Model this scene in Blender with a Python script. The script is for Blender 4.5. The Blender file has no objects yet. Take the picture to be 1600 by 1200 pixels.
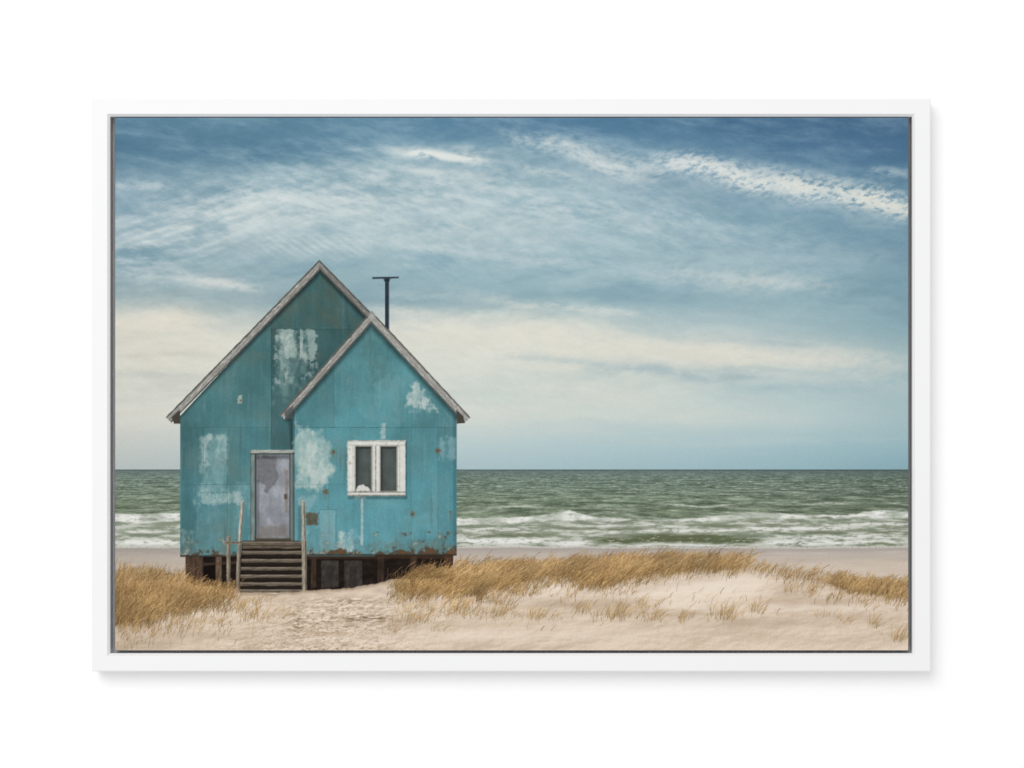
import bpy, bmesh, math
import numpy as np
from mathutils import Matrix, Vector
F=np.float32
rng=np.random.default_rng(7)
# ------------------------------------------------------------ noise
PERM=rng.permutation(256).astype(np.int32)
ANG=rng.random(256)*2*np.pi
GX=np.cos(ANG).astype(F); GY=np.sin(ANG).astype(F)
def gn(x,y,seed=0):
    x=np.asarray(x,F)+F(seed*17.31); y=np.asarray(y,F)+F(seed*9.77)
    xi=np.floor(x).astype(np.int32); yi=np.floor(y).astype(np.int32)
    xf=x-xi; yf=y-yi
    u=xf*xf*xf*(xf*(xf*6-15)+10); v=yf*yf*yf*(yf*(yf*6-15)+10)
    a0=PERM[(xi+seed*37)&255]; a1=PERM[(xi+1+seed*37)&255]
    def g(a,yy,dx,dy):
        h=PERM[(a+yy)&255]
        return GX[h]*dx+GY[h]*dy
    n00=g(a0,yi,xf,yf); n10=g(a1,yi,xf-1,yf); n01=g(a0,yi+1,xf,yf-1); n11=g(a1,yi+1,xf-1,yf-1)
    a=n00+(n10-n00)*u; b=n01+(n11-n01)*u
    return (a+(b-a)*v)*F(1.5)
def fbm(x,y,o=4,seed=0,gain=0.5,lac=2.03):
    s=0; a=1.0; t=0; f=1.0
    for k in range(o):
        s=s+gn(np.asarray(x)*F(f),np.asarray(y)*F(f),seed+k*3)*F(a); t+=a; a*=gain; f*=lac
    return s*F(1.6/t)
def ss(a,b,x):
    t=np.clip((x-a)/(b-a),0,1); return t*t*(3-2*t)
# ------------------------------------------------------------ print raster
X0,Y0,NX,NY=180,184,1240,833
X,Y=np.meshgrid(np.arange(NX,dtype=F)+X0,np.arange(NY,dtype=F)+Y0)
IMG=np.zeros((NY,NX,3),F)
LAB=np.zeros((NY,NX),np.int8)
SKY,SEA,SAND,GRASS,WALL,ROOF,DOOR,WINDOW,STAIR,PIPE,FOUND=range(11)
def box(x0,y0,x1,y1):
    a=min(max(int(x0)-X0,0),NX-1); b=max(min(int(x1)-X0+1,NX),a+1); c=min(max(int(y0)-Y0,0),NY-1); d=max(min(int(y1)-Y0+1,NY),c+1)
    return (slice(c,d),slice(a,b))
def put(s,m,c,lab=None,thr=0.5):
    c=np.asarray(c,F); m=m[...,None] if m.ndim==2 else m
    IMG[s]=IMG[s]*(1-m)+c*m
    if lab is not None:
        L=LAB[s]; L[m[...,0]>thr]=lab
def mul(s,m,f):
    IMG[s]*=(1-m*(1-f))[...,None]
def poly_sd(pts,x,y):
    d=np.full(x.shape,1e9,F); sgn=np.zeros(x.shape,bool)
    n=len(pts)
    for i in range(n):
        ax,ay=pts[i]; bx,by=pts[(i+1)%n]
        ex,ey=bx-ax,by-ay
        wx,wy=x-ax,y-ay
        t=np.clip((wx*ex+wy*ey)/(ex*ex+ey*ey+1e-9),0,1)
        d=np.minimum(d,(wx-ex*t)**2+(wy-ey*t)**2)
        if ay!=by:
            c=((ay>y)!=(by>y))&(x<ex*(y-ay)/(by-ay)+ax)
            sgn^=c
    d=np.sqrt(d)
    return np.where(sgn,-d,d)
def poly(pts,pad=3,rough=0,rs=0.2,soft=0.6,seed=0):
    xs=[p[0] for p in pts]; ys=[p[1] for p in pts]
    s=box(min(xs)-pad,min(ys)-pad,max(xs)+pad,max(ys)+pad)
    sd=poly_sd(pts,X[s],Y[s])
    if rough: sd=sd+rough*fbm(X[s]*rs,Y[s]*rs,3,seed)
    return s,ss(soft,-soft,sd)
def seg(p0,p1,w0,w1=None,pad=3,soft=0.6,wob=0,seed=0):
    w1=w0 if w1 is None else w1
    s=box(min(p0[0],p1[0])-pad-w0,min(p0[1],p1[1])-pad-w0,max(p0[0],p1[0])+pad+w0,max(p0[1],p1[1])+pad+w0)
    x,y=X[s],Y[s]; ex,ey=p1[0]-p0[0],p1[1]-p0[1]; L=math.hypot(ex,ey)
    t=np.clip(((x-p0[0])*ex+(y-p0[1])*ey)/(L*L),0,1)
    d=np.hypot(x-p0[0]-ex*t,y-p0[1]-ey*t)
    if wob: d=d+wob*gn(x*.3,y*.3,seed)
    return s,ss(soft,-soft,d-(w0+(w1-w0)*t)/2)
A=lambda *c: np.array(c,F)
def desat(a,k):
    l=(a*A(.3,.59,.11)).sum(-1,keepdims=True); return l+(a-l)*k
# ---------------- SKY
s=box(180,184,1419,740); x,y=X[s],Y[s]
gx=[180,400,620,850,1080,1250,1419]
gy=[184,230,290,350,410,470,520,560,600,650,700,736]
G=np.array([
[(88,130,156),(92,136,160),(90,135,163),(78,124,158),(72,116,150),(70,111,146),(68,107,141)],
[(78,121,148),(80,125,152),(98,143,168),(104,148,172),(94,138,166),(80,123,156),(72,113,148)],
[(112,149,168),(128,163,178),(144,177,188),(136,171,186),(122,158,178),(110,150,172),(94,135,160)],
[(136,167,182),(160,186,193),(164,190,197),(146,181,192),(130,168,184),(122,162,181),(106,147,167)],
[(124,158,172),(142,172,182),(152,184,193),(140,176,189),(138,174,187),(131,168,183),(114,153,172)],
[(154,175,178),(152,176,181),(136,168,180),(148,180,188),(143,176,187),(137,173,184),(121,160,175)],
[(209,207,195),(208,211,200),(204,210,202),(201,209,202),(177,198,201),(163,190,195),(143,176,185)],
[(213,211,197),(215,215,203),(217,219,208),(214,217,207),(203,211,204),(188,202,199),(163,188,191)],
[(200,203,194),(202,208,200),(204,212,204),(200,211,204),(186,204,203),(171,197,200),(158,188,194)],
[(207,208,199),(207,211,203),(203,212,205),(201,212,206),(194,209,205),(184,204,204),(166,193,198)],
[(192,198,193),(190,203,201),(184,204,205),(177,201,205),(170,198,203),(161,193,200),(148,184,193)],
[(180,189,188),(175,191,194),(170,192,198),(162,191,198),(155,187,196),(147,182,192),(132,171,183)]],F)
G=desat(G,.88)
wx=x+26*fbm(x*.004,y*.008,2,1); wy=y+12*fbm(x*.003,y*.010,2,2)
def interp2(wx,wy):
    ix=np.clip(np.searchsorted(gx,wx)-1,0,len(gx)-2); iy=np.clip(np.searchsorted(gy,wy)-1,0,len(gy)-2)
    gxa=np.array(gx,F); gya=np.array(gy,F)
    tx=np.clip((wx-gxa[ix])/(gxa[ix+1]-gxa[ix]),0,1); ty=np.clip((wy-gya[iy])/(gya[iy+1]-gya[iy]),0,1)
    tx=tx[...,None]; ty=ty[...,None]
    return (G[iy,ix]*(1-tx)+G[iy,ix+1]*tx)*(1-ty)+(G[iy+1,ix]*(1-tx)+G[iy+1,ix+1]*tx)*ty
k=ss(740,640,y)
IMG[s]=interp2(x+(wx-x)*k,y+(wy-y)*k)
def blur1(a,r,ax):
    c=np.cumsum(np.concatenate([np.repeat(np.take(a,[0],ax),r+1,ax),a,np.repeat(np.take(a,[-1],ax),r,ax)],ax),axis=ax,dtype=np.float64)
    n=a.shape[ax]; i1=[slice(None)]*a.ndim; i0=[slice(None)]*a.ndim
    i1[ax]=slice(2*r+1,2*r+1+n); i0[ax]=slice(0,n)
    return ((c[tuple(i1)]-c[tuple(i0)])/(2*r+1)).astype(F)
for _ in range(2): IMG[s]=blur1(blur1(IMG[s],11,0),28,1)
def reg(cx,cy,rx,ry,a=0,p=1.0):
    a=math.radians(a); dx=x-cx; dy=y-cy
    u=(dx*math.cos(a)+dy*math.sin(a))/rx; v=(-dx*math.sin(a)+dy*math.cos(a))/ry
    return np.exp(-(u*u+v*v)**p)
W1=fbm(x*.004,y*.006,2,21); W2=fbm(x*.004,y*.006,2,25)
def rot(a,fx,fy,warp=0):
    a=math.radians(a); X_=x+warp*W1; Y_=y+warp*W2
    return (X_*math.cos(a)+Y_*math.sin(a))*F(fx), (-X_*math.sin(a)+Y_*math.cos(a))*F(fy)
wh=A(215,221,219); cream=A(226,224,212)
u,v=rot(-7,.005,.020,12); n1=fbm(u,v,6,31,.54)
u,v=rot(6,.006,.028,12); n2=fbm(u,v,6,41,.56)
u,v=rot(-10,.011,.055,10); n3=fbm(u,v,5,51,.62)
u,v=rot(-3,.004,.026,10); n4=fbm(u,v,5,57,.52)
u,v=rot(14,.035,.085,8); n5=fbm(u,v,5,59,.62)
u,v=rot(12,.010,.065,8); n6=fbm(u,v,5,63,.64)
veil=(reg(370,340,250,75,-6)*.9+reg(700,335,270,62,6)*.85+reg(640,300,160,30,-8)*.4+reg(1000,300,280,60,14)*.5+reg(1050,420,330,50,4)*.4+reg(250,440,160,30,0)*.3)
put(s,np.clip(veil*ss(-.7,.8,n1*.7+n3*.35+.3*n5),0,1)*.76,A(194,208,210))
put(s,np.clip(ss(-.3,.9,n2+.3*n5)*ss(470,240,y)*.26,0,1),A(184,202,209))
put(s,np.clip(ss(.1,.9,-n1-.3*n2)*ss(200,300,y)*ss(500,430,y)*.35,0,1),A(112,150,170))
rp=np.sin((x*.26+y*.70)*.72+2.0*W1+.6*n5)*.5+.5
rp2=np.sin((x*.50-y*.72)*.74+2.2*W2+.6*n5)*.5+.5
rp3=np.sin((x*.12+y*.80)*.60+2.0*W1+.8*n3)*.5+.5
m=reg(280,364,150,36,-6)*ss(-.6,.6,n1+.3*n3+.3*n5)
put(s,np.clip(m*(.25+.75*rp**1.4),0,1)*.60,wh)
m=reg(500,385,150,24,8)*ss(-.4,.7,n2+.3*n5+.2)
put(s,np.clip(m*(.25+.75*rp2**1.4),0,1)*.48,wh)
m=reg(400,320,150,26,-9)*ss(-.5,.7,n3+.3*n5); put(s,np.clip(m*(.35+.65*rp3),0,1)*.5,wh)
m=reg(430,315,230,36,-9)*ss(-.4,.8,n3*.8+.6*n5); put(s,np.clip(m,0,1)*.55,wh)
m=reg(560,330,190,28,9)*ss(-.3,.8,n6*.8+.5*n5); put(s,np.clip(m,0,1)*.5,wh)
m=reg(220,400,80,26,-5)*ss(-.5,.7,n3*.7+.6*n5); put(s,np.clip(m,0,1)*.5,wh)
m=reg(760,300,220,40,10)*ss(-.4,.8,n6*.8+.6*n5); put(s,np.clip(m,0,1)*.45,wh)
m=reg(980,345,270,32,8)*ss(-.4,.9,n6*.8+.6*n5); put(s,np.clip(m,0,1)*.33,wh)
m=reg(700,385,230,26,4)*ss(-.4,.9,n2*.8+.6*n5); put(s,np.clip(m,0,1)*.38,wh)
def streak(cx,cy,rx,ry,a,st,c=wh,sc=1.0,seed=61,puff=0.0,lo=-.6,hi=.6):
    sl=box(cx-rx*1.5,cy-ry*3-rx*.45,cx+rx*1.5,cy+ry*3+rx*.45)
    x,y=X[sl],Y[sl]
    aa=math.radians(a); dx=x-cx; dy=y-cy
    U=dx*math.cos(aa)+dy*math.sin(aa); V=-dx*math.sin(aa)+dy*math.cos(aa)
    V=V+ry*.6*fbm(U*.008,V*.004,2,seed)
    n=fbm(U*.014*sc,V*.060*sc,5,seed+2,.6)
    if puff:
        Vp=V+U*.25
        n=n*(1-puff)+puff*fbm(U*.055*sc,Vp*.095*sc,4,seed+5,.64)
    e=np.exp(-((U/rx)**4+np.abs(V/ry)**2.0))
    m=np.clip(e*1.1*ss(lo,hi,n+ .4*e-.25),0,1)
    m=m*ss(744,725,y)
    put(sl,m*st,c)
streak(688,243,80,9,5,1,A(222,227,223),1.2,61,.4,-.8,.1)
streak(690,272,110,14,2,.55,wh,1,64,.4)
streak(740,234,60,7,3,.5,wh,1.3,67,.3)
streak(600,232,60,6,2,.35,wh,1.2,68)
streak(900,240,120,17,16,.75,wh,1.2,71,.5)
streak(980,252,130,26,12,.55,wh,1,73,.5)
streak(1110,262,95,17,10,.95,wh,1.2,77,.75,-.45,.35)
streak(1195,282,85,17,12,1,A(220,224,219),1.4,81,.85,-.45,.3)
streak(1300,302,130,20,14,1,A(220,223,216),1.4,85,.85,-.45,.3)
streak(1385,322,70,14,12,.95,A(220,221,212),1.4,87,.85,-.5,.3)
streak(1290,305,160,34,14,.45,A(180,197,205),1,86,.4)
streak(1240,268,130,9,8,.4,wh,1.2,88,.6)
streak(1390,272,40,9,8,.45,wh,1.2,89,.6)
streak(860,268,60,8,14,.5,wh,1.4,90,.7)
streak(850,310,220,24,6,.45,A(194,209,213),.8,91,.4)
streak(700,352,230,28,4,.5,A(198,212,214),.8,93,.4)
streak(930,345,180,18,10,.4,A(192,208,212),.8,94,.4)
streak(290,432,120,16,3,.6,A(200,209,208),1,181,.4)
streak(345,444,62,8,7,.75,A(214,218,214),1.1,183,.5,-.6,.3)
streak(215,290,55,10,0,.65,A(198,209,212),1,185,.5)
streak(1130,432,130,18,6,.65,A(202,212,210),.9,95,.6)
streak(1220,445,100,15,6,.5,A(203,211,208),.9,97,.7)
streak(1100,412,200,24,3,.35,A(180,198,204),.9,98,.3)
streak(1000,440,200,18,3,.3,A(184,202,206),.9,96,.3)
streak(760,398,170,12,6,.45,A(200,211,213),1,99,.4)
streak(700,462,110,13,3,.45,A(192,205,205),1,101,.3)
streak(880,478,150,10,6,.65,A(214,218,211),1,103,.4)
streak(700,490,120,12,2,.6,A(216,219,211),1,105,.4)
streak(1270,398,160,24,4,.4,A(176,195,201),.7,107,.3)
streak(1320,470,110,20,3,.35,A(170,190,197),.7,108,.3)
streak(1040,392,190,20,3,.35,A(176,198,204),.7,109,.3)
bank=ss(466,524,y+9*n3+6*n5-(x-620)*.028)*ss(710,600,y+10*n1)
put(s,np.clip(bank*ss(-.9,.8,n4+.3*n2+.2*n5)*ss(1420,850,x),0,1)*.6,cream)
streak(1010,545,250,26,5,.85,A(224,222,209),.8,111,.45,-.9,.5)
streak(1180,556,210,18,3,.8,A(221,219,208),.9,113,.5,-.9,.4)
streak(1300,552,130,16,6,.55,A(207,210,203),1,114,.5)
streak(760,520,190,26,1,.65,A(226,223,211),.8,115,.45,-.9,.5)
streak(1330,590,130,24,2,.6,A(198,207,203),.8,117,.3)
streak(240,505,100,22,-2,.8,A(224,218,204),.8,119,.4,-.9,.5)
streak(310,545,120,20,-2,.55,A(223,219,206),.8,121,.4)
streak(1060,582,170,11,3,.6,A(160,181,188),.8,123,.4)
streak(880,566,110,8,3,.5,A(176,194,196),.9,125,.4)
streak(1200,536,160,8,2,.45,A(164,185,192),.9,127,.3)
streak(1240,606,150,11,1,.45,A(160,184,192),.8,129,.3)
streak(1180,578,140,6,2,.4,A(168,190,195),1,130,.3)
streak(240,585,90,9,0,.4,A(182,188,184),.8,131,.3)
streak(250,555,80,7,-3,.4,A(190,192,185),.8,132,.3)
streak(930,468,220,10,2,.4,A(132,164,177),.8,133,.3)
streak(560,470,160,10,2,.3,A(124,155,168),.8,134,.3)
streak(980,650,280,16,1,.4,A(209,214,208),.6,135,.2)
streak(1150,690,260,8,0,.3,A(192,206,206),.6,137,.2)
streak(230,650,110,15,0,.45,A(212,210,200),.6,139,.2)
IMG[s]+=((n2*3+n3*2+n5*2+n6*2)*ss(720,560,y))[...,None]
LAB[s]=SKY
# ---------------- SEA
s=box(180,734,1419,870); x,y=X[s],Y[s]; d=y-734; x1=x[0]
u=(x-820)/(d+18)*2.0; v=760/(d+12)
w0=fbm(u*.28,v*.6,3,145,.55); w1=fbm(u*.8+.7*w0,v*1.25,4,141,.62); w2=fbm(u*2.6+3,v*2.4,4,151,.64)
w3=fbm(x*.06,y*.40,3,155,.6)
t=(d/121)[...,None]
base=np.where(t<.08,A(102,119,117)+(A(112,128,119)-A(102,119,117))*(t/.08),
     np.where(t<.5,A(112,128,119)+(A(121,134,113)-A(112,128,119))*((t-.08)/.42),A(121,134,113)+(A(134,143,124)-A(121,134,113))*np.clip((t-.5)/.3,0,1)))
base=base*(1-.10*ss(1050,1419,x)[...,None])
fade=ss(-6,22,d)
col=base*(1+.18*w0*fade+.22*w1*fade+.16*w2*fade+.06*w2+.05*w3)[...,None]
col=col+(ss(.1,.7,w1+.5*w2)*.45*fade)[...,None]*(A(172,180,166)-col)
col=col-(ss(.05,.6,-w1-.4*w0-.3*w2)*.40*fade)[...,None]*(col-A(78,94,74))
col=col*(1-.14*ss(3,0,d))[...,None]
put(s,np.ones_like(x),col,SEA)
n=fbm(x*.022,y*.15,5,161,.6); nf=fbm(x*.09,y*.30,4,165,.62)
caps=ss(.45,.75,w2*.6+w1*.5+.12*nf)*ss(6,30,d)*.65
put(s,np.clip(caps,0,1),A(204,209,200))
foam=A(231,231,226)
cx=np.array([180,230,280,715,760,800,850,875,890,905,930,1000,1060,1100,1140,1180,1210,1260,1320,1380,1400,1419],F)
cy=np.array([803,802,802,810,809,808,805,800,797,802,808,811,811,808,804,800,801,805,804,797,798,801],F)
cb=np.array([817,818,816,820,819,818,815,814,814,813,814,815,815,814,814,813,812,811,810,809,809,811],F)
top=np.interp(x1,cx,cy)[None,:]+1.3*fbm(x1*.03,x1*0,3,171)[None,:]+1.2*nf+.6*w3; bot=np.interp(x1,cx,cb)[None,:]+3*fbm(x1*.03,x1*0+4,3,173)[None,:]+2*n
mul(s,ss(9,0,np.abs(y-(top-8)))*ss(-.6,.5,n)*.5,.78)
lip=ss(-1.3,1.3,y-top)*ss(1.5,-3,y-bot)
m=ss(bot-4,bot+3,y)*(1-ss(852,857,y))
put(s,m*.75,A(144,152,133)*(1+.12*n+.06*w3)[...,None])
lace=n*1.1+.3*nf+.1*w3
put(s,np.clip(m*ss(-.15,.45,lace+.35*ss(832,852,y)),0,1)*.78,A(208,209,201))
brk=.55+.45*ss(-.5,.4,fbm(x1*.02,x1*0+5,3,177))[None,:]
put(s,lip*brk*(.6+.4*ss(-.8,.2,nf+.4*n)),foam*(1+.04*nf[...,None]))
mul(s,lip*ss(.0,.8,nf+n)*ss(top+2,bot,y)*.35,.86)
for (a0,a1,yy,th,st) in [(180,285,847,4,.9),(715,860,845,4.5,.95),(860,950,848,3.4,.9),(950,1185,851,1.7,.9),(1180,1419,848,3,.85),(715,830,828,2.0,.7),(880,1000,831,2.2,.7),(1000,1160,829,2.2,.75),(1160,1330,826,3,.85),(1290,1419,819,2.4,.75),(1200,1419,838,3.4,.7),(180,285,830,2.4,.5),(900,1080,822,1.8,.55),(760,860,792,1.4,.5),(1040,1150,790,1.4,.5),(1240,1330,787,1.3,.5),(930,990,796,1.3,.4)]:
    ce=(yy+2.5*fbm(x1*.02,x1*0+9,3,int(a1+yy)%50))[None,:]
    mm=np.exp(-((y-ce)/th)**2)*ss(a0-20,a0+30,x)*ss(a1+20,a1-30,x)
    put(s,np.clip(mm*1.3*ss(-.8,.2,nf+n*.5),0,1)*st,foam)
for (a0,a1,yy,th,st) in [(920,1195,844,4.8,1),(985,1150,838.5,4.2,.95),(1330,1419,850.5,2.2,.75),(740,860,837,2.6,.6),(860,1000,827,1.8,.5),(1190,1330,833.5,2.2,.6),(1060,1180,821,1.8,.5),(1340,1419,831,2,.5)]:
    ce=(yy+2*fbm(x1*.03,x1*0+2,3,int(a0)%50))[None,:]
    mm=np.exp(-((y-ce)/th)**2)*ss(a0-15,a0+35,x)*ss(a1+15,a1-35,x)
    put(s,np.clip(mm*1.2*ss(-.9,.0,nf+.4*w3),0,1)*st,A(94,103,76))
# ---------------- BEACH
s=box(180,848,1419,1016); x,y=X[s],Y[s]; x1=x[0]
sh=(854.5+1.6*fbm(x1*.012,x1*0,3,181))[None,:]
n=fbm(x*.008,y*.1,4,185); n2_=fbm(x*.3,y*.5,3,187)
tt=ss(856,892,y)[...,None]
col=(A(182,172,163)*(1-tt)+A(208,193,177)*tt)
left=ss(400,200,x)[...,None]; col=col*(1-.07*left)
col=col*(1+.04*n+.018*n2_)[...,None]
m=ss(-.8,.8,y-sh); put(s,m,col,SAND)
put(s,np.exp(-((y-sh-.3)/1.3)**2)*.7*ss(-.8,.2,n2_),A(224,222,217))
put(s,np.exp(-((y-sh-4)/2.2)**2)*.35,A(152,151,147))
put(s,np.exp(-((y-sh-9)/2.0)**2)*.3*ss(-.2,.4,n),A(214,207,197))
# ---------------- DUNES
kx=[180,260,370,480,560,600,640,700,800,900,1000,1100,1180,1230,1300,1360,1419]
ky=[908,905,918,922,918,908,892,888,892,890,886,882,885,894,905,912,915]
s=box(180,865,1419,1016); x,y=X[s],Y[s]; x1=x[0]
top=(np.interp(x1,kx,ky)+2.5*fbm(x1*.03,x1*0,4,191))[None,:]
pthm=np.exp(-((x-(545-(y-930)*.5))/(62+ (y-920)*.8))**2)
wn=fbm(x*.016,y*.035,4,241,.55)
yw=y+5*wn; xw=x+16*wn
def bump_(cx_,cy_,rx,ry,h): return h*np.exp(-((xw-cx_)/rx)**2-((yw-cy_)/ry)**2)
hx=20*fbm(x*.0045,y*.012,3,201,.45)+5*fbm(x*.018,y*.05,3,203,.5)+1.2*fbm(x*.05,y*.11,3,205,.55)+.45*fbm(x*.2,y*.38,3,211,.6)
hx=hx+bump_(1135,912,110,26,34)+bump_(1060,920,70,20,14)+bump_(865,912,62,18,20)+bump_(1000,926,60,16,12)+bump_(330,972,110,16,8)+bump_(1300,925,70,14,8)-bump_(1235,950,50,10,8)+bump_(1180,950,60,12,9)+bump_(760,965,80,12,6)
hx=hx+pthm*(7.0*fbm(x*.035,y*.09,3,215,.6)+5.0*fbm(x*.09,y*.22,3,217,.6))
dy_,dx_=np.gradient(hx)
sl=np.tanh((-dx_*1.0-dy_*.62)*.95+.12)
gr=rng.normal(0,1,x.shape).astype(F)
col=A(220,202,182)+(sl*19)[...,None]*A(.94,1.0,1.06)
col=col+(3.5*fbm(x*.01,y*.03,4,221)+2.4*fbm(x*.08,y*.2,3,223))[...,None]+(gr*3)[...,None]
col=col-(ss(940,1016,y)*7)[...,None]*A(.9,1,1.2)
col=col-(ss(330,180,x)*12)[...,None]
put(s,ss(-1,1.5,y-top),col,SAND)
m=pthm*ss(922,935,y)*ss(-.1,.6,fbm(x*.04,y*.13,4,231,.6)); put(s,np.clip(m,0,1)*.62,A(172,148,123))
m=pthm*ss(922,935,y)*ss(.2,.6,fbm(x*.09,y*.26,4,233,.6)); put(s,np.clip(m,0,1)*.5,A(236,221,204))
m=pthm*ss(925,940,y)*ss(.2,.6,fbm(x*.13,y*.35,3,245,.6)); put(s,np.clip(m,0,1)*.65,A(134,110,86))
m=np.exp(-((x-575)/45)**2-((y-966)/5)**2)*ss(-.3,.4,fbm(x*.08,y*.4,4,235)); put(s,np.clip(m,0,1)*.85,A(108,84,62))
m=np.exp(-((x-465)/12)**2-((y-975)/30)**2)*ss(-.2,.4,fbm(x*.12,y*.3,4,237)); put(s,np.clip(m,0,1)*.75,A(134,110,86))
m=np.exp(-((x-560)/60)**2-((y-940)/4)**2)*ss(-.2,.4,fbm(x*.07,y*.4,4,239)); put(s,np.clip(m,0,1)*.65,A(142,119,96))
for (cx_,cy_,rx,ry,st) in [(1275,940,100,9,.5),(1222,922,22,18,.5),(1180,974,150,7,.32),(965,944,60,10,.45),(760,974,120,9,.28),(1345,964,90,7,.3),(420,935,50,9,.35),(300,994,130,8,.3),(890,944,50,7,.5),(1060,958,120,5,.35)]:
    m=np.exp(-((xw-cx_)/rx)**2-((yw-cy_)/ry)**2); put(s,m*st,A(176,153,130))
for (cx_,cy_,rx,ry,st) in [(1115,918,85,13,.85),(1165,905,35,8,.7),(862,917,42,9,.75),(1010,926,50,8,.6),(1240,948,60,6,.45),(700,994,200,9,.35),(520,1002,120,8,.25),(1080,944,70,7,.5),(1330,950,60,5,.45),(960,988,160,8,.3)]:
    m=np.exp(-((xw-cx_)/rx)**2-((yw-cy_)/ry)**2); put(s,m*st,A(237,223,207))
# ---------------- UNDER THE HOUSE
s,m=poly([(290,862),(708,862),(708,900),(640,908),(600,914),(560,919),(480,924),(372,922),(290,918)])
n=fbm(X[s]*.06,Y[s]*.1,4,251)
put(s,m,A(34,28,25)*(1+.35*n[...,None]),FOUND)
for (a,b,c) in [(291,317,A(76,60,50)),(337,346,A(100,84,70)),(486,494,A(60,48,40)),(590,600,A(56,45,38)),(640,652,A(64,50,42)),(694,707,A(82,60,46))]:
    s,m=poly([(a,869),(b,869),(b,917),(a,919)]); n=fbm(X[s]*.4,Y[s]*.05,3,int(a)); put(s,m,c*(1+.3*n[...,None]))
for (a,b,c,st) in [(502,529,A(78,75,70),.6),(538,566,A(82,78,73),.55)]:
    s,m=poly([(a,876),(b,876),(b,917),(a,919)],soft=1.2); n=fbm(X[s]*.15,Y[s]*.1,3,int(a)); put(s,m*st,c*(1+.3*n[...,None]))
    s,m=poly([(a+8,884),(b-8,884),(b-8,917),(a+8,919)],soft=1.5); put(s,m*.5,A(46,42,40))
s,m=poly([(318,880),(375,876),(375,881),(318,885)]); put(s,m*.6,A(82,64,52))
s,m=poly([(318,884),(336,882),(336,912),(318,914)]); put(s,m*.7,A(20,16,14))
s,m=poly([(480,868),(708,868),(708,873),(480,873)],soft=1.5); put(s,m*.6,A(74,54,40))
# ---------------- HOUSE WALLS
def rect(a,b,c,d): return [(a,b),(c,b),(c,d),(a,d)]
def wall(pts,c0,seed,dirt):
    s,m=poly(pts); x,y=X[s],Y[s]
    n=fbm(x*.010,y*.010,5,seed,.55); st=fbm(x*.14,y*.008,4,seed+5,.6); f=fbm(x*.25,y*.25,4,seed+9,.7)
    g=rng.normal(0,1,x.shape).astype(F)
    col=c0(x,y)*(1+.12*n+.03*st+.026*f+.024*g)[...,None]
    put(s,m,col,WALL)
    bl=fbm(x*.02,y*.013,5,seed+20,.62)
    put(s,m*ss(-.3,.9,bl+.25*st)*dirt,A(116,138,133))
    put(s,m*ss(-.1,.9,-bl+.25*f)*dirt*.8,A(60,97,102))
    br=fbm(x*.016,y*.022,4,seed+24,.6); put(s,m*ss(.0,.9,br)*dirt*.6,A(106,110,94))
    dr=fbm(x*.15,y*.010,4,seed+28,.55); put(s,m*ss(.25,1,dr+.3*bl)*.28,A(64,86,85))
    dr=fbm(x*.13+9,y*.012,4,seed+31,.55); put(s,m*ss(.3,1,dr-.2*bl)*.22,A(150,172,168))
    sp=ss(.4,1,f*.6+.6*n+.2*bl); put(s,m*sp*.20,A(148,172,168))
    return s,m
def cback(x,y):
    t=ss(430,780,y)[...,None]; return A(73,110,111)*(1-t)+A(81,129,135)*t
def cfront(x,y):
    t=ss(500,800,y)[...,None]; return A(84,134,139)*(1-t)+A(91,147,156)*t
wall([(281.5,869),(281.5,650),(499,416),(586,503),(586,869)],cback,301,.38)
for (r_,f_) in [(rect(283,668,318,757),.95),(rect(318,668,355,757),1.05),(rect(355,668,424,757),.98),(rect(355,757,392,866),1.05),(rect(283,757,306,866),.94)]:
    s,m=poly(r_,soft=1); mul(s,m,f_)
s,m=poly([(424,514),(560,514),(459,640),(459,704),(424,704)],soft=1.5); mul(s,m,.82)
s,m=poly([(499,418),(430,492),(424,514),(560,514),(582,500)],soft=4,pad=6); mul(s,m,.87)
s,m=poly([(436,470),(500,424),(575,498),(560,514),(428,514)],pad=14,rough=10,rs=.03,soft=12,seed=5); put(s,m*.45*ss(-.5,.7,fbm(X[s]*.04,Y[s]*.03,4,309)),A(90,92,76))
s,m=poly([(282,640),(300,640),(300,868),(282,868)],soft=12,pad=14); mul(s,m*(LAB[s]==WALL),.90)
def patch(pts,c,st,rough=6,rs=.09,seed=0,thr=-.35,streakf=(.05,.018),soft=3.5,wid=.95):
    s,m=poly(pts,pad=14,rough=rough,rs=rs,soft=soft,seed=seed)
    x,y=X[s],Y[s]
    k=fbm(x*streakf[0],y*streakf[1],5,seed+3,.62); f=fbm(x*.12,y*.09,4,seed+6,.6)
    k=ss(thr-.15,thr-.15+wid,k*.9+.4*f)
    put(s,m*k*st*(LAB[s]==WALL),c*(1+.06*f[...,None]))
def chips(pts,c,st,seed,thr=.1,w=.28):
    s,m=poly(pts,pad=14,rough=8,rs=.06,soft=6,seed=seed); x,y=X[s],Y[s]
    k=fbm(x*.055,y*.030,5,seed+2,.6)
    put(s,ss(thr,thr+w,k*m+ .25*(m-1))*m*st*(LAB[s]==WALL),c)
PW=A(168,184,178)
patch(rect(430,514,464,560),PW,.8,4,.1,11,-.5,soft=1.5); patch(rect(432,545,455,600),PW,.65,6,.12,12,-.25)
patch(rect(468,514,494,562),PW,.7,4,.1,13,-.5,soft=1.5); patch(rect(426,555,482,630),A(124,152,150),.55,8,.06,14,-.3)
patch(rect(314,682,355,770),A(138,168,168),.55,5,.07,15,-.6); patch(rect(314,681,356,716),A(168,187,184),.65,5,.08,16,-.4)
patch(rect(306,768,392,786),A(156,180,178),.65,8,.07,17,-.4); patch(rect(366,756,392,842),A(128,162,166),.5,5,.08,18,-.3)
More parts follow.
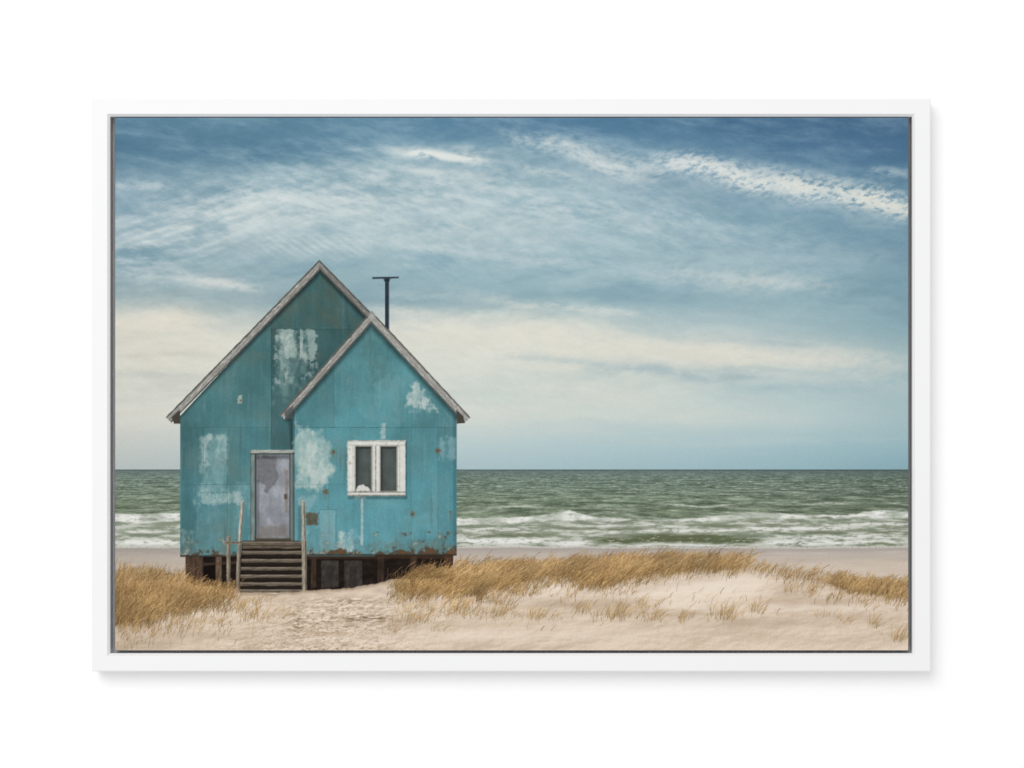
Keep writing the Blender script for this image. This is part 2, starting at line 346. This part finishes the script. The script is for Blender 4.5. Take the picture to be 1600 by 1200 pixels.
patch(rect(284,830,306,866),A(158,173,168),.55,6,.1,19,-.2); patch(rect(372,618,378,630),A(184,191,184),.75,1.5,.2,20,-.9,soft=1)
patch(rect(306,760,330,776),A(176,190,186),.6,5,.15,21,-.3); patch(rect(330,740,352,768),A(120,157,160),.5,4,.1,22,-.4)
patch(rect(300,790,350,866),A(116,146,150),.4,10,.05,23,-.3); patch(rect(290,660,330,700),A(62,94,96),.35,10,.05,24,-.3)
chips(rect(428,516,494,600),A(186,197,191),.5,61,.05); chips(rect(312,680,356,730),A(184,196,192),.45,62,.05); chips(rect(304,764,392,790),A(180,194,190),.5,63,.0)
def line(p0,p1,w,c,st=.7,wob=.4,lab=None):
    s,m=seg(p0,p1,w,w,wob=wob,seed=int(p0[0])%60); put(s,m*st*(.5+.5*ss(-.5,.3,gn(X[s]*.05,Y[s]*.05,9))),c,lab)
DK=A(42,68,71)
line((424,514),(424,702),1.2,DK,.6); line((424,514),(560,514),1.1,DK,.45); line((283,757),(392,757),1,DK,.35)
line((355,680),(355,868),1,DK,.35); line((318,640),(318,755),1,DK,.25); line((283,668),(424,668),1,DK,.25); line((306,757),(306,866),1,DK,.3)
line((314,770),(356,770),1,DK,.35); line((468,514),(468,600),1,DK,.4)
# ---------------- ROOF BANDS
def band(p0,p1,th,side,seed,bright=1.0,wshadow=9,sst=.45):
    ex,ey=p1[0]-p0[0],p1[1]-p0[1]; L=math.hypot(ex,ey); ex/=L; ey/=L
    nx,ny=(-ey,ex) if side>0 else (ey,-ex)
    s=box(min(p0[0],p1[0])-25,p0[1]-15,max(p0[0],p1[0])+25,p1[1]+28)
    x,y=X[s],Y[s]; u=(x-p0[0])*ex+(y-p0[1])*ey; v=(x-p0[0])*nx+(y-p0[1])*ny
    cut=ss(-.6,.6,(x-p0[0])*(1 if ex>0 else -1))
    end=ss(.7,-.7,u-L-1.2*gn(v*.4,v*0,seed))
    wl=(LAB[s]==WALL)
    shm=ss(th+wshadow,th,v)*ss(th-2,th,v)*cut*ss(L+6,L-4,u)*wl
    mul(s,shm,1-sst)
    jit=.5*gn(u*.10,u*0,seed+1)
    m=ss(-.7,.7,v-jit)*ss(.7,-.7,v-th-.35*gn(u*.2,u*0,seed+2))*cut*end
    nn=fbm(u*.03,v*.3,4,seed+3,.65); f=fbm(u*.09,v*.4,4,seed+4,.7)
    c=A(154,153,148)*bright*(1+.20*nn+.10*f)[...,None]
    put(s,m,c,ROOF)
    put(s,m*ss(-.1,.7,nn+.5*f)*.5,A(106,100,92))
    put(s,m*ss(-.05,.7,f-.5*nn)*.75,A(206,206,200)*bright)
    put(s,m*ss(.5,.8,f+.2*nn)*.5,A(76,72,66))
    put(s,m*ss(3.2,1.6,v+.7*f)*.75,A(70,68,64)*(1+.3*nn)[...,None])
    put(s,m*ss(th-3.2,th-1,v+.4*nn)*.7,A(60,58,56))
    put(s,m*np.exp(-((v-th*.58)/.8)**2)*.3*ss(-.4,.4,nn),A(80,74,66))
band((499,406),(259,652),12,-1,321,1.0)
band((499,406),(590,499),10.5,1,331,.80)
s,m=poly([(268,652),(281,640),(282,662),(272,662)]); put(s,m,A(70,66,60),ROOF)
# ---------------- STOVE PIPE
s,m=poly([(601.5,434),(608,434),(608,520),(601.5,520)]); xx=X[s]; put(s,m,(A(46,56,66)+ (ss(603,601,xx)*20+ss(606,608,xx)*22)[...,None])*(1+.12*fbm(X[s]*.2,Y[s]*.1,3,338)[...,None]),PIPE)
s,m=poly([(582,433),(623,432.2),(623,434.8),(582,436)]); put(s,m,A(52,60,68),PIPE,.4)
s,m=poly([(599,436),(610,436),(608,440),(601,440)]); put(s,m,A(40,48,56),PIPE)
# ---------------- FRONT VOLUME
s,m=poly([(450,640),(459,632),(459,867),(454,867),(454,700)],soft=2); mul(s,m,.72)
wall([(458,867),(458,636),(581,502),(713.5,646),(713.5,867)],cfront,341,.26)
for (r_,f_) in [(rect(462,560,522,668),.96),(rect(522,560,643,668),1.02),(rect(643,668,684,866),1.03),(rect(684,668,712,866),.96),(rect(500,796,525,866),1.03)]:
    s,m=poly(r_,soft=1); mul(s,m*(LAB[s]==WALL),f_)
s,m=poly([(458,640),(461,640),(461,867),(458,867)]); put(s,m*.5,A(48,80,85))
s,m=poly([(460.5,640),(462.5,640),(462.5,867),(460.5,867)]); put(s,m*.3,A(136,168,172))
s,m=poly([(708,650),(713.5,650),(713.5,867),(708,867)],soft=2); put(s,m*.4,A(54,88,94))
patch([(462,664),(484,668),(516,690),(520,730),(505,764),(462,764)],A(158,181,177),.78,9,.05,31,-.8)
patch([(466,668),(486,690),(510,700),(506,748),(468,746)],A(194,203,197),.55,9,.07,32,-.4)
patch([(636,622),(650,598),(666,612),(684,640),(640,642)],A(182,194,190),.75,7,.09,33,-.6)
patch(rect(595,662,602,686),A(186,195,190),.7,2,.2,34,-.7,soft=1.5)
patch(rect(686,684,712,718),A(134,168,174),.7,5,.08,35,-.7); patch(rect(690,690,708,712),A(168,187,189),.4,5,.1,36,-.2)
patch(rect(500,798,524,866),A(130,166,172),.55,2,.1,37,-.9,soft=1.5); patch(rect(526,830,562,866),A(174,192,192),.75,8,.07,38,-.5)
patch(rect(463,772,498,866),A(116,154,160),.45,7,.06,39,-.4); patch(rect(563.8,778,567.5,852),A(182,195,195),.7,1,.2,40,-1,soft=1)
patch(rect(553,774,572,780),A(186,198,195),.55,2,.2,41,-.6,soft=1.5); patch(rect(540,848,710,868),A(126,162,168),.45,6,.08,42,-.2)
patch([(520,560),(548,590),(540,632),(536,600)],A(118,138,136),.4,8,.06,43,-.3)
patch(rect(576,590,640,660),A(112,152,157),.4,16,.03,47,-.3); patch(rect(590,782,690,845),A(106,155,164),.4,18,.03,48,-.3)
patch(rect(560,530,620,600),A(68,107,110),.4,16,.03,49,-.3); patch(rect(640,700,700,800),A(78,125,133),.35,18,.03,50,-.3)
chips([(462,664),(484,668),(518,690),(522,735),(508,766),(462,766)],A(204,210,203),.5,71,.0); chips([(634,622),(650,596),(668,610),(688,644),(638,644)],A(202,207,201),.6,72,.0)
chips(rect(524,824,564,866),A(196,206,202),.5,73,.05); chips(rect(462,770,500,866),A(160,182,182),.4,77,.1)
line((459,668),(712,668),1.1,DK,.45); line((643,668),(643,690),1,DK,.35); line((643,774),(643,866),1,DK,.25)
line((525,796),(525,866),1,DK,.45); line((500,796),(526,796),1,DK,.35); line((459,757),(543,757),1,DK,.2); line((522,560),(522,668),1,DK,.2); line((684,640),(684,866),.9,DK,.2)
def rust(cx,cy,r,drip=0,seed=0):
    s=box(cx-r*4,cy-r*4,cx+r*4,cy+r*4+drip); x,y=X[s],Y[s]
    f=fbm(x*.35,y*.35,3,seed)
    dd=np.hypot((x-cx)*.9,(y-cy))+2.2*f
    put(s,ss(r+3.6,r-2,dd)*.4,A(112,104,78))
    put(s,ss(r+.6,r-2.2,dd)*.8,A(98,76,56))
    if drip: put(s,np.exp(-((x-cx-.8*f)/1.6)**2)*ss(cy,cy+2,y)*ss(cy+drip,cy,y)*.5,A(116,92,68))
for i,(a,b,r,dp) in enumerate([(521,706,3.0,16),(684,704,3.6,12),(645,803,3.2,12),(509,768,3.8,18),(376,625,1.8,5),(480,806,3,10),(308,846,1.6,8),(704,800,1.2,20)]): rust(a,b,r,dp,i+3)
patch(rect(479,801,497,821),A(92,84,68),.85,3,.2,44,-.7,soft=1.5); patch(rect(483,804,494,818),A(56,52,46),.6,2,.3,45,-.3,soft=1.5)
for (a0,a1,yb,seed) in [(282,372,869,51),(460,713,867,52)]:
    s=box(a0,yb-36,a1,yb+1); x,y=X[s],Y[s]; n=fbm(x*.05,y*.05,4,seed,.6); f=fbm(x*.16,y*.10,3,seed+4)
    rt=.32*ss(560,680,x)-.08
    put(s,np.clip(ss(-.3,.7,n+ss(yb-34,yb,y)*.9-.45+.2*f+rt),0,1)*ss(yb+1,yb-.5,y)*.5,A(98,108,99))
    put(s,np.clip(ss(.1,.6,n+ss(yb-14,yb,y)*.75-.4),0,1)*ss(yb+1,yb-.5,y)*.75,A(168,171,160)*(1+.15*f[...,None]))
    n=fbm(x*.06,y*.07,4,seed+8,.6)
    put(s,np.clip(ss(.05,.6,f*.3+n*.7+ss(yb-18,yb,y)*.8-.35+rt),0,1)*ss(yb+1,yb-.5,y)*.85,A(72,56,43))
    put(s,np.clip(ss(.25,.7,f*.3+n*.7+ss(yb-14,yb,y)*.6-.25+rt),0,1)*ss(yb+1,yb-.5,y)*.6,A(116,80,54))
    put(s,ss(yb-2.4,yb-.8,y)*.65,A(50,48,44))
band((580.5,486),(437,648),12,-1,351,1.0,10,.42)
band((580.5,486),(735,652),13,1,361,1.05,11,.42)
s,m=poly([(713,640),(724,650),(726,661),(714,662)]); put(s,m,A(72,68,62),ROOF)
s,m=poly([(444,645),(458,632),(458,654),(446,655)]); put(s,m*.8,A(76,84,83),ROOF)
s,m=poly([(574,493),(581,486),(588,493),(581,500)],rough=1,soft=1.5); put(s,m*.6,A(178,177,170))
# ---------------- DOOR
s,m=poly(rect(391,703,460,846)); n=fbm(X[s]*.3,Y[s]*.05,4,401); put(s,m,A(118,133,130)*(1+.16*n[...,None]),DOOR)
s,m=poly(rect(391,703,460,708),rough=.5); put(s,m*.8,A(176,177,168)*(1+.2*fbm(X[s]*.1,Y[s]*.4,3,402)[...,None]))
s,m=poly(rect(391,708,460,710)); put(s,m*.7,A(50,52,50))
s,m=poly(rect(398,710,401,844),soft=.9); put(s,m*.75,A(46,50,50))
s,m=poly(rect(391,703,392.6,846)); put(s,m*.5,A(50,68,70))
s,m=poly(rect(452,710,454,844),soft=.9); put(s,m*.8,A(46,50,50))
s,m=poly(rect(454,710,457,844)); put(s,m*.6,A(116,120,114))
s,m=poly(rect(457,706,460,846)); put(s,m*.6,A(52,68,70))
s,m=poly(rect(401,711,452,841)); x,y=X[s],Y[s]; n=fbm(x*.05,y*.03,5,411,.6); f=fbm(x*.18,y*.14,5,413,.65); st=fbm(x*.3,y*.03,4,417,.6)
put(s,m,(A(145,149,156)*(1-ss(780,841,y)[...,None]*.08))*(1+.08*n+.05*f+.04*st)[...,None])
put(s,m*ss(-.1,.9,n+.4*f)*.45,A(174,177,183))
put(s,m*ss(.1,1,-n+.5*f)*.3,A(116,117,120))
put(s,m*ss(.35,1,st+.3*f)*.25,A(122,112,102))
s2,m2=poly([(402,716),(412,712),(430,714),(435,738),(428,760),(418,768),(406,752)],pad=6,rough=5,rs=.07,soft=2.4,seed=8); put(s2,m2*.7,A(102,103,106)*(1+.12*fbm(X[s2]*.15,Y[s2]*.15,4,12))[...,None])
s2,m2=poly(rect(401,711,452,717),soft=2.5); mul(s2,m2,.7)
s2,m2=poly(rect(401,711,405,841),soft=2); mul(s2,m2,.8)
s2,m2=poly(rect(404,822,450,841),pad=6,rough=6,rs=.09,soft=5,seed=3); put(s2,m2*.5,A(114,104,94))
s2,m2=poly(rect(444,772,449,780)); put(s2,m2*.9,A(72,60,52)); s2,m2=poly(rect(445,735,450,800),rough=2,rs=.1,soft=2,seed=4); put(s2,m2*.45,A(118,98,82))
s,m=poly(rect(398,841,455,846)); put(s,m*.9,A(74,66,56))
# ---------------- WINDOW
s,m=poly(rect(542.5,688,633.5,775),rough=.8,rs=.12); n=fbm(X[s]*.1,Y[s]*.1,4,421,.6); f=fbm(X[s]*.16,Y[s]*.16,4,423,.65)
put(s,m,A(216,217,210)*(1+.05*n)[...,None],WINDOW); put(s,m*ss(.1,.9,f+.4*n)*.45,A(164,157,144)); put(s,m*ss(.55,.8,f+.2*n)*.5,A(116,108,96))
def pane(a,b,c,d,sd):
    s,m=poly(rect(a-2,b-2,c+2,d+2)); put(s,m*.55,A(112,108,100))
    s,m=poly(rect(a,b,c,d)); x,y=X[s],Y[s]; n=fbm(x*.06,y*.04,4,sd)
    put(s,m,A(68,76,74)*(1+.16*n)[...,None]+ (8*ss(a,c,x))[...,None])
    s2,m2=poly(rect(a,b,a+2.5,d)); put(s2,m2*.6,A(38,42,42)); s2,m2=poly(rect(a,b,c,b+3)); put(s2,m2*.6,A(34,38,38))
    s2,m2=poly(rect(a+5,b+5,c-5,d),soft=3); put(s2,m2*.24,A(108,114,108))
pane(556,698,580,767,431); pane(595,698,619.5,767,433)
for r_ in [(543,688,633,690,A(120,112,100),.45),(543,695,633,696.6,A(136,130,116),.4),(586,697,588,768,A(96,90,80),.6),(582,697,583,768,A(120,114,102),.35),(543,768,633,770,A(92,86,76),.6),(543,773,633,775.5,A(74,68,60),.55),(551,697,552,768,A(124,118,106),.3),(624,697,625.2,768,A(112,106,94),.4),(542.5,690,544,775,A(110,116,110),.4)]:
    s,m=poly(rect(*r_[:4]),soft=.8); put(s,m*r_[5]*(.6+.5*ss(-.5,.5,gn(X[s]*.2,Y[s]*.2,3))),r_[4])
s,m=poly([(557,767),(558,760),(566,757),(574,761),(579,764),(579,767)],rough=1.5,rs=.2); put(s,m*.9,A(222,220,214))
s,m=poly(rect(544,775.5,636,780),soft=2); mul(s,m,.74)
s,m=poly(rect(633.5,690,636,777),soft=1.2); mul(s,m,.78)
# ---------------- STAIRS
s,m=poly([(378,845),(470,845),(479,925),(374,925)]); put(s,m,A(32,27,24),STAIR)
ys=[846,861,873.5,886,898,910,921]
for i,yy in enumerate(ys):
    f=i/6; a=379-5*f; b=470+8*f; th=11 if i==0 else 5.2
    s,m=poly([(a,yy),(b,yy),(b,yy+th),(a,yy+th)],rough=.8,rs=.05,seed=i,soft=.8); x,y=X[s],Y[s]; n=fbm(x*.05,y*.5,4,441+i,.6)
    put(s,m,A(98,88,76)*(1+.32*n)[...,None],STAIR)
    s2,m2=poly([(a,yy),(b,yy),(b,yy+2.2),(a,yy+2.2)],soft=.8); put(s2,m2*.6,A(148,137,122)*(1+.28*fbm(X[s2]*.06,Y[s2],3,i+3)[...,None]))
    s2,m2=poly([(a+3,yy+th+1.5),(b-3,yy+th+1.5),(b-3,yy+th+4),(a+3,yy+th+4)],soft=1); put(s2,m2*.3,A(66,56,48))
    if i==0:
        s2,m2=poly([(a,yy+6),(b,yy+6),(b,yy+7.2),(a,yy+7.2)]); put(s2,m2*.8,A(54,46,40))
def post(p0,p1,w,c,seed):
    s,m=seg(p0,p1,w,w,wob=.4,seed=seed%50); x,y=X[s],Y[s]; n=fbm(x*.5,y*.06,4,seed)
    put(s,m,c*(1+.25*n)[...,None],STAIR,.4)
    s,m=seg((p0[0]+w*.33,p0[1]),(p1[0]+w*.33,p1[1]),w*.3); put(s,m*.7,A(74,64,54))
post((374,846),(371,922),6,A(142,133,119),451)
post((379,784),(374,848),5.2,A(172,168,157),453)
post((357,840),(357,914),6,A(140,129,113),455)
post((352,848),(378,848),4,A(126,117,103),457)
post((473,784),(475,848),6,A(172,166,154),459)
post((475,846),(476,923),7.5,A(152,142,127),461)
s,m=poly([(466,790),(472,790),(472,840),(466,846)],soft=1.5); mul(s,m,.8)
# ---------------- sand lapping at base
s=box(285,905,640,935); x,y=X[s],Y[s]; x1=x[0]
lap=(np.interp(x1,[285,372,376,420,480,540,600,640],[913,918,926,927,923,919,909,898])+2.5*fbm(x1*.05,x1*0,4,471))[None,:]
n=fbm(x*.04,y*.12,4,473); put(s,ss(-1,1.5,y-lap)*ss(936,928,y),A(212,194,174)*(1+.09*n+.014*rng.normal(0,1,x.shape))[...,None],SAND)
put(s,np.exp(-((y-lap-1)/3.0)**2)*ss(-1,1,y-lap)*.5,A(140,118,94))
# ---------------- GRASS (blades rasterised at 2x)
GY0=850; GH=(1017-GY0)*2; GW=NX*2
gcol=np.zeros((GH,GW,3),F); gal=np.zeros((GH,GW),F)
PAL=np.array([(188,150,98),(168,130,80),(210,178,126),(144,108,68),(198,162,110),(118,88,56),(178,140,88),(162,138,92)],F)
blades=[]
def inside(pts,n,ed=4.5):
    xs=[p[0] for p in pts]; ys=[p[1] for p in pts]
    px=rng.uniform(min(xs)-8,max(xs)+8,n*5).astype(F); py=rng.uniform(min(ys)-3,max(ys)+12,n*5).astype(F)
    k=poly_sd(pts,px,py)+6*fbm(px*.05,py*.10,3,77)<rng.exponential(ed,len(px))-4
    return px[k][:n],py[k][:n]
def clump(pts,n,h0,h1,lean=.45,noise_thr=None,dark=0.0,ed=4.5):
    px,py=inside(pts,n,ed)
    if noise_thr is not None:
        k=fbm(px*.03,py*.08,3,481)+rng.normal(0,.2,len(px))>noise_thr; px,py=px[k],py[k]
    k=~((px>285)&(px<372)&(py<914)); px,py=px[k],py[k]
    tuft=fbm(px*.03,py*.05,3,483)
    h=rng.uniform(h0,h1,len(px))*(1+.25*tuft)*np.where(rng.random(len(px))<.05,1.3,1); ln=lean+rng.normal(0,.30,len(px))+.2*tuft
    h=np.where((px>285)&(px<372),h*.55,h); h=np.where((px>600)&(px<708),h*np.interp(px,[600,650,708],[.8,.75,.7]),h)
    sh=.95+.20*fbm(px*.015,py*.05,3,487)+rng.normal(0,.08,len(px))-dark
    blades.append(np.stack([px,py,h,ln,sh,rng.integers(0,len(PAL),len(px))],1))
def fillg(pts,rough=10,st=.6):
    s,m=poly(pts,pad=16,rough=rough,rs=.04,soft=11,seed=9); x,y=X[s],Y[s]; n=fbm(x*.03,y*.08,4,491); n_=fbm(x*.4,y*.10,3,493)
    put(s,m*st*(LAB[s]!=FOUND),A(164,130,86)*(1+.14*n+.12*n_)[...,None])
G1=[(180,913),(235,911),(290,920),(352,926),(366,932),(345,942),(300,953),(260,965),(215,975),(180,980)]
G2=[(624,922),(650,908),(700,902),(760,900),(850,897),(905,894),(888,901),(850,903),(815,911),(775,921),(720,930),(670,930),(635,928)]
G3=[(880,896),(950,890),(1050,885),(1120,881),(1165,884),(1150,890),(1090,891),(1040,896),(990,903),(940,916),(910,918),(895,908)]
G5=[(1290,910),(1340,915),(1419,919),(1419,936),(1370,933),(1325,926)]
fillg(G1); fillg(G2); fillg(G3,7); fillg(G5,5,.5)
clump(G1,6800,14,34,.35,None,.06,5.5); clump(G2,6400,12,32,.6,None,0,5); clump(G3,5200,10,28,.6,None,0,4); clump(G5,2100,8,20,.5,None,0,3)
clump([(1170,886),(1230,896),(1300,906),(1290,916),(1230,908),(1180,896)],260,7,20,.5)
clump([(612,927),(720,936),(800,923),(870,906),(885,915),(800,943),(700,958),(630,955)],1200,4,18,.45,-.05,-.06,6)
clump([(880,922),(1000,904),(1060,898),(1000,922),(900,938)],300,4,18,.5,.0,-.06)
clump([(700,930),(1000,920),(1180,935),(1230,962),(1000,975),(700,980)],360,3,12,.4,.15,-.10,8)
clump([(180,980),(260,968),(350,945),(420,942),(400,970),(300,985),(200,1005)],900,4,16,.35,-.1,-.05,8)
clump([(1240,920),(1330,930),(1419,938),(1419,955),(1280,940)],260,4,14,.5,-.05,-.05)
clump([(608,918),(712,900),(712,906),(625,926)],520,8,22,.5)
clump([(712,892),(1165,882),(1165,886),(712,899)],760,8,22,.6,.0)
for (cx_,cy_,r,n,h) in [(962,966,26,80,30),(1022,969,9,30,26),(1066,971,8,20,22),(1132,966,20,70,30),(1184,957,14,26,22),(1366,978,8,26,24),(1404,1000,12,40,30),(1318,973,12,16,14),
   (778,963,24,50,22),(834,966,20,46,26),(905,956,18,30,22),(645,972,26,60,28),(405,966,26,50,26),(372,953,14,28,20),(1258,926,30,44,20),(1000,948,20,34,20),(722,962,26,44,20),(616,990,8,12,20),(1290,962,20,14,12),(688,985,26,14,12)]:
    px=rng.normal(cx_,r*.65,n); py=rng.normal(cy_,3.2,n)
    blades.append(np.stack([px,py,rng.uniform(.25,1,n)*h,(px-cx_)/r*.35+.4+rng.normal(0,.25,n),rng.uniform(.85,1.15,n),rng.choice([0,1,2,4,7,7],n)],1))
B=np.concatenate(blades); B=B[np.argsort(B[:,1]+rng.normal(0,4,len(B)))]
M=80; tpar=np.linspace(0,1,M)[None,:]
bx,by,bh,bl,bs,bp=[B[:,i:i+1] for i in range(6)]
px=bx+bl*bh*(tpar**1.8); py=by-bh*(tpar*(1-.22*tpar*np.abs(bl)))
shade=bs*(.80+.28*tpar)
cols=PAL[bp[:,0].astype(int)][:,None,:]*shade[...,None]
ix=((px-X0)*2).astype(int); iy=((py-GY0)*2).astype(int)
ok=(ix>=0)&(ix<GW)&(iy>=0)&(iy<GH)
gcol[iy[ok],ix[ok]]=cols[ok]; gal[iy[ok],ix[ok]]=.88
ga=gal.reshape(GH//2,2,NX,2).mean((1,3)); gc=(gcol*gal[...,None]).reshape(GH//2,2,NX,2,3).mean((1,3))
s=box(180,850,1419,1016); hh=IMG[s].shape[0]; ga=ga[:hh]; gc=gc[:hh]
blur=blur1(blur1(ga.astype(F),4,0),5,1)
mul(s,blur*.32,.68)
IMG[s]=IMG[s]*(1-ga[...,None])+gc
L=LAB[s]; L[(blur>.33)&((L==SAND)|(L==FOUND)|(L==SEA))]=GRASS
# ---------------- finishing: grain
IMG+=rng.normal(0,1.6,(NY,NX,1)).astype(F)
IMG=np.clip(IMG,4,250)
c=IMG/255.0
LIN=np.where(c<=.04045,c/12.92,((c+.055)/1.055)**2.4).astype(F)
EXPO=1.15
LIN=LIN/EXPO
# ============================================================ SCENE
sc=bpy.context.scene
sc.view_settings.view_transform='Standard'; sc.view_settings.look='None'; sc.view_settings.exposure=0
def P(px,py,yy): return ((px-800)/1000,yy,(600-py)/1000)
root=bpy.data.objects.new("framed_picture",None); sc.collection.objects.link(root)
root.location=(0,0,-.449); root.empty_display_size=.1
root["label"]="white floating frame around beach house canvas print on white wall"; root["category"]="framed picture"
def mat(name,col,rough=.6,noise=0.0,scale=40,bump=0.0,spec=.3):
    m=bpy.data.materials.new(name); m.use_nodes=True; nt=m.node_tree; b=nt.nodes["Principled BSDF"]
    b.inputs["Roughness"].default_value=rough; b.inputs["Specular IOR Level"].default_value=spec
    tc=nt.nodes.new("ShaderNodeTexCoord"); nz=nt.nodes.new("ShaderNodeTexNoise"); nz.inputs["Scale"].default_value=scale; nz.inputs["Detail"].default_value=4
    nt.links.new(tc.outputs["Object"],nz.inputs["Vector"])
    rp=nt.nodes.new("ShaderNodeMapRange"); rp.inputs["To Min"].default_value=1-noise; rp.inputs["To Max"].default_value=1+noise
    nt.links.new(nz.outputs["Fac"],rp.inputs["Value"])
    mx=nt.nodes.new("ShaderNodeVectorMath"); mx.operation='SCALE'; mx.inputs[0].default_value=col[:3]
    nt.links.new(rp.outputs["Result"],mx.inputs["Scale"]); nt.links.new(mx.outputs["Vector"],b.inputs["Base Color"])
    return m
pm=bpy.data.materials.new("canvas_print_ink"); pm.use_nodes=True; nt=pm.node_tree; b=nt.nodes["Principled BSDF"]
b.inputs["Roughness"].default_value=.95; b.inputs["Specular IOR Level"].default_value=0
at=nt.nodes.new("ShaderNodeAttribute"); at.attribute_name="pigment"
tc=nt.nodes.new("ShaderNodeTexCoord")
nz=nt.nodes.new("ShaderNodeTexNoise"); nz.inputs["Scale"].default_value=420; nz.inputs["Detail"].default_value=2
rp=nt.nodes.new("ShaderNodeMapRange"); rp.inputs["To Min"].default_value=.97; rp.inputs["To Max"].default_value=1.03
mx=nt.nodes.new("ShaderNodeVectorMath"); mx.operation='SCALE'
nt.links.new(tc.outputs["Object"],nz.inputs["Vector"]); nt.links.new(nz.outputs["Fac"],rp.inputs["Value"])
nt.links.new(at.outputs["Color"],mx.inputs[0]); nt.links.new(rp.outputs["Result"],mx.inputs["Scale"]); nt.links.new(mx.outputs["Vector"],b.inputs["Base Color"])
CANY=-.034
VX=((X-800)/1000); VZ=((600-Y)/1000+.449)
VCO=np.stack([VX,np.full_like(VX,CANY),VZ],-1).reshape(-1,3)
RGBA=np.concatenate([LIN,np.ones((NY,NX,1),F)],-1).reshape(-1,4)
CL=LAB[:-1,:-1]
IDX=np.arange(NX*NY).reshape(NY,NX)
def part(name,labs,par):
    sel=np.isin(CL,labs); i,j=np.nonzero(sel)
    q=np.stack([IDX[i+1,j],IDX[i+1,j+1],IDX[i,j+1],IDX[i,j]],1)
    used=np.zeros(NX*NY,bool); used[q.ravel()]=True; remap=np.cumsum(used)-1
    v=VCO[used]; qq=remap[q].astype(np.int32).ravel(); n=len(i)
    me=bpy.data.meshes.new(name)
    me.vertices.add(len(v)); me.vertices.foreach_set("co",v.astype(F).ravel())
    me.loops.add(n*4); me.loops.foreach_set("vertex_index",qq)
    me.polygons.add(n); me.polygons.foreach_set("loop_start",np.arange(0,n*4,4,dtype=np.int32))
    me.update(calc_edges=True)
    a=me.color_attributes.new("pigment",'FLOAT_COLOR','POINT'); a.data.foreach_set("color",RGBA[used].ravel())
    me.materials.append(pm)
    o=bpy.data.objects.new(name,me); sc.collection.objects.link(o); o.parent=par
    return o
part("sky",[SKY],root); part("sea",[SEA],root); part("sand",[SAND],root); part("dune_grass",[GRASS],root)
house=part("house",[WALL],root); house["label"]="weathered teal house with two gables and peeling paint"
part("roof_trim",[ROOF],house); part("door",[DOOR],house)["label"]="worn grey door"; part("window",[WINDOW],house); part("stairs",[STAIR],house)
part("stovepipe",[PIPE],house); part("foundation",[FOUND],house)
def boxmesh(name,x0,x1,y0,y1,z0,z1,m,par,bev=0):
    bm=bmesh.new(); bmesh.ops.create_cube(bm,size=1)
    for v in bm.verts:
        v.co=Vector((x0+(v.co.x+.5)*(x1-x0),y0+(v.co.y+.5)*(y1-y0),z0+(v.co.z+.5)*(z1-z0)))
    me=bpy.data.meshes.new(name); bm.to_mesh(me); bm.free(); me.materials.append(m)
    o=bpy.data.objects.new(name,me); sc.collection.objects.link(o); o.parent=par; return o
dz=.449
boxmesh("canvas",-.6210,.6201,-.0335,-.014,-.4170+dz,.4168+dz,mat("canvas_edge",(.12,.125,.135),.9,.15,80),root)
# swept floating-frame profile with a chamfered inner lip: (inward offset, depth)
prof=[(0,-.001),(0,-.0382),(.0005,-.0394),(.0018,-.040),(.0236,-.040),(.0242,-.0398),(.0278,-.0352),(.0280,-.0180),(.060,-.0135),(.060,-.001)]
prof[8]=(.0600,-.0135); prof[7]=(.0280,-.0135)
ox0,oz0=P(144.5,1048.5,0)[0],P(144.5,1048.5,0)[2]; ox1,oz1=P(1453,154.5,0)[0],P(1453,154.5,0)[2]
verts=[];faces=[]
for (cx_,cz_,sx,sz) in [(ox0,oz0,1,1),(ox1,oz0,-1,1),(ox1,oz1,-1,-1),(ox0,oz1,1,-1)]:
    for (o_,yy) in prof: verts.append((cx_+sx*o_,yy,cz_+sz*o_+dz))
n=len(prof)
for k in range(4):
    for i in range(n):
        a=k*n+i; b_=k*n+(i+1)%n; c_=((k+1)%4)*n+(i+1)%n; d_=((k+1)%4)*n+i
        faces.append((a,d_,c_,b_))
me=bpy.data.meshes.new("frame"); me.from_pydata(verts,[],faces)
bm=bmesh.new(); bm.from_mesh(me); bmesh.ops.recalc_face_normals(bm,faces=bm.faces); bm.to_mesh(me); bm.free()
me.materials.append(mat("white_lacquer",(.81,.81,.815),.45,.01,12,0,.3))
fr=bpy.data.objects.new("frame",me); sc.collection.objects.link(fr); fr.parent=root; fr["label"]="white wooden floating frame"
me=bpy.data.meshes.new("wall"); me.from_pydata([(-5,0,-4),(5,0,-4),(5,0,4),(-5,0,4)],[],[(0,1,2,3)]); me.materials.append(mat("white_wall_paint",(.93,.93,.93),.9,.004,3,0,0))
w=bpy.data.objects.new("wall",me); sc.collection.objects.link(w); w["kind"]="structure"; w["label"]="plain smooth white wall"
wd=bpy.data.worlds.new("World"); sc.world=wd; wd.use_nodes=True; wd.node_tree.nodes["Background"].inputs[0].default_value=(1,1,1,1); wd.node_tree.nodes["Background"].inputs[1].default_value=.78
la=bpy.data.lights.new("studio_softbox",'AREA'); la.shape='DISK'; la.size=5.5
lo=bpy.data.objects.new("studio_softbox",la); sc.collection.objects.link(lo)
pos=Vector((-2.6,-7.4,3.6)); lo.location=pos; lo.rotation_euler=(Vector((0,0,0))-pos).to_track_quat('-Z','Y').to_euler()
cosw=7.4/pos.length; la.energy=.38*math.pi**2*pos.length**2/cosw
cam=bpy.data.cameras.new("Camera"); co=bpy.data.objects.new("Camera",cam); sc.collection.objects.link(co); D=3.4
co.location=(0,CANY-D,0); co.rotation_euler=(math.radians(90),0,0); cam.lens=36*D/1.6; cam.sensor_width=36; cam.clip_end=100
sc.camera=co
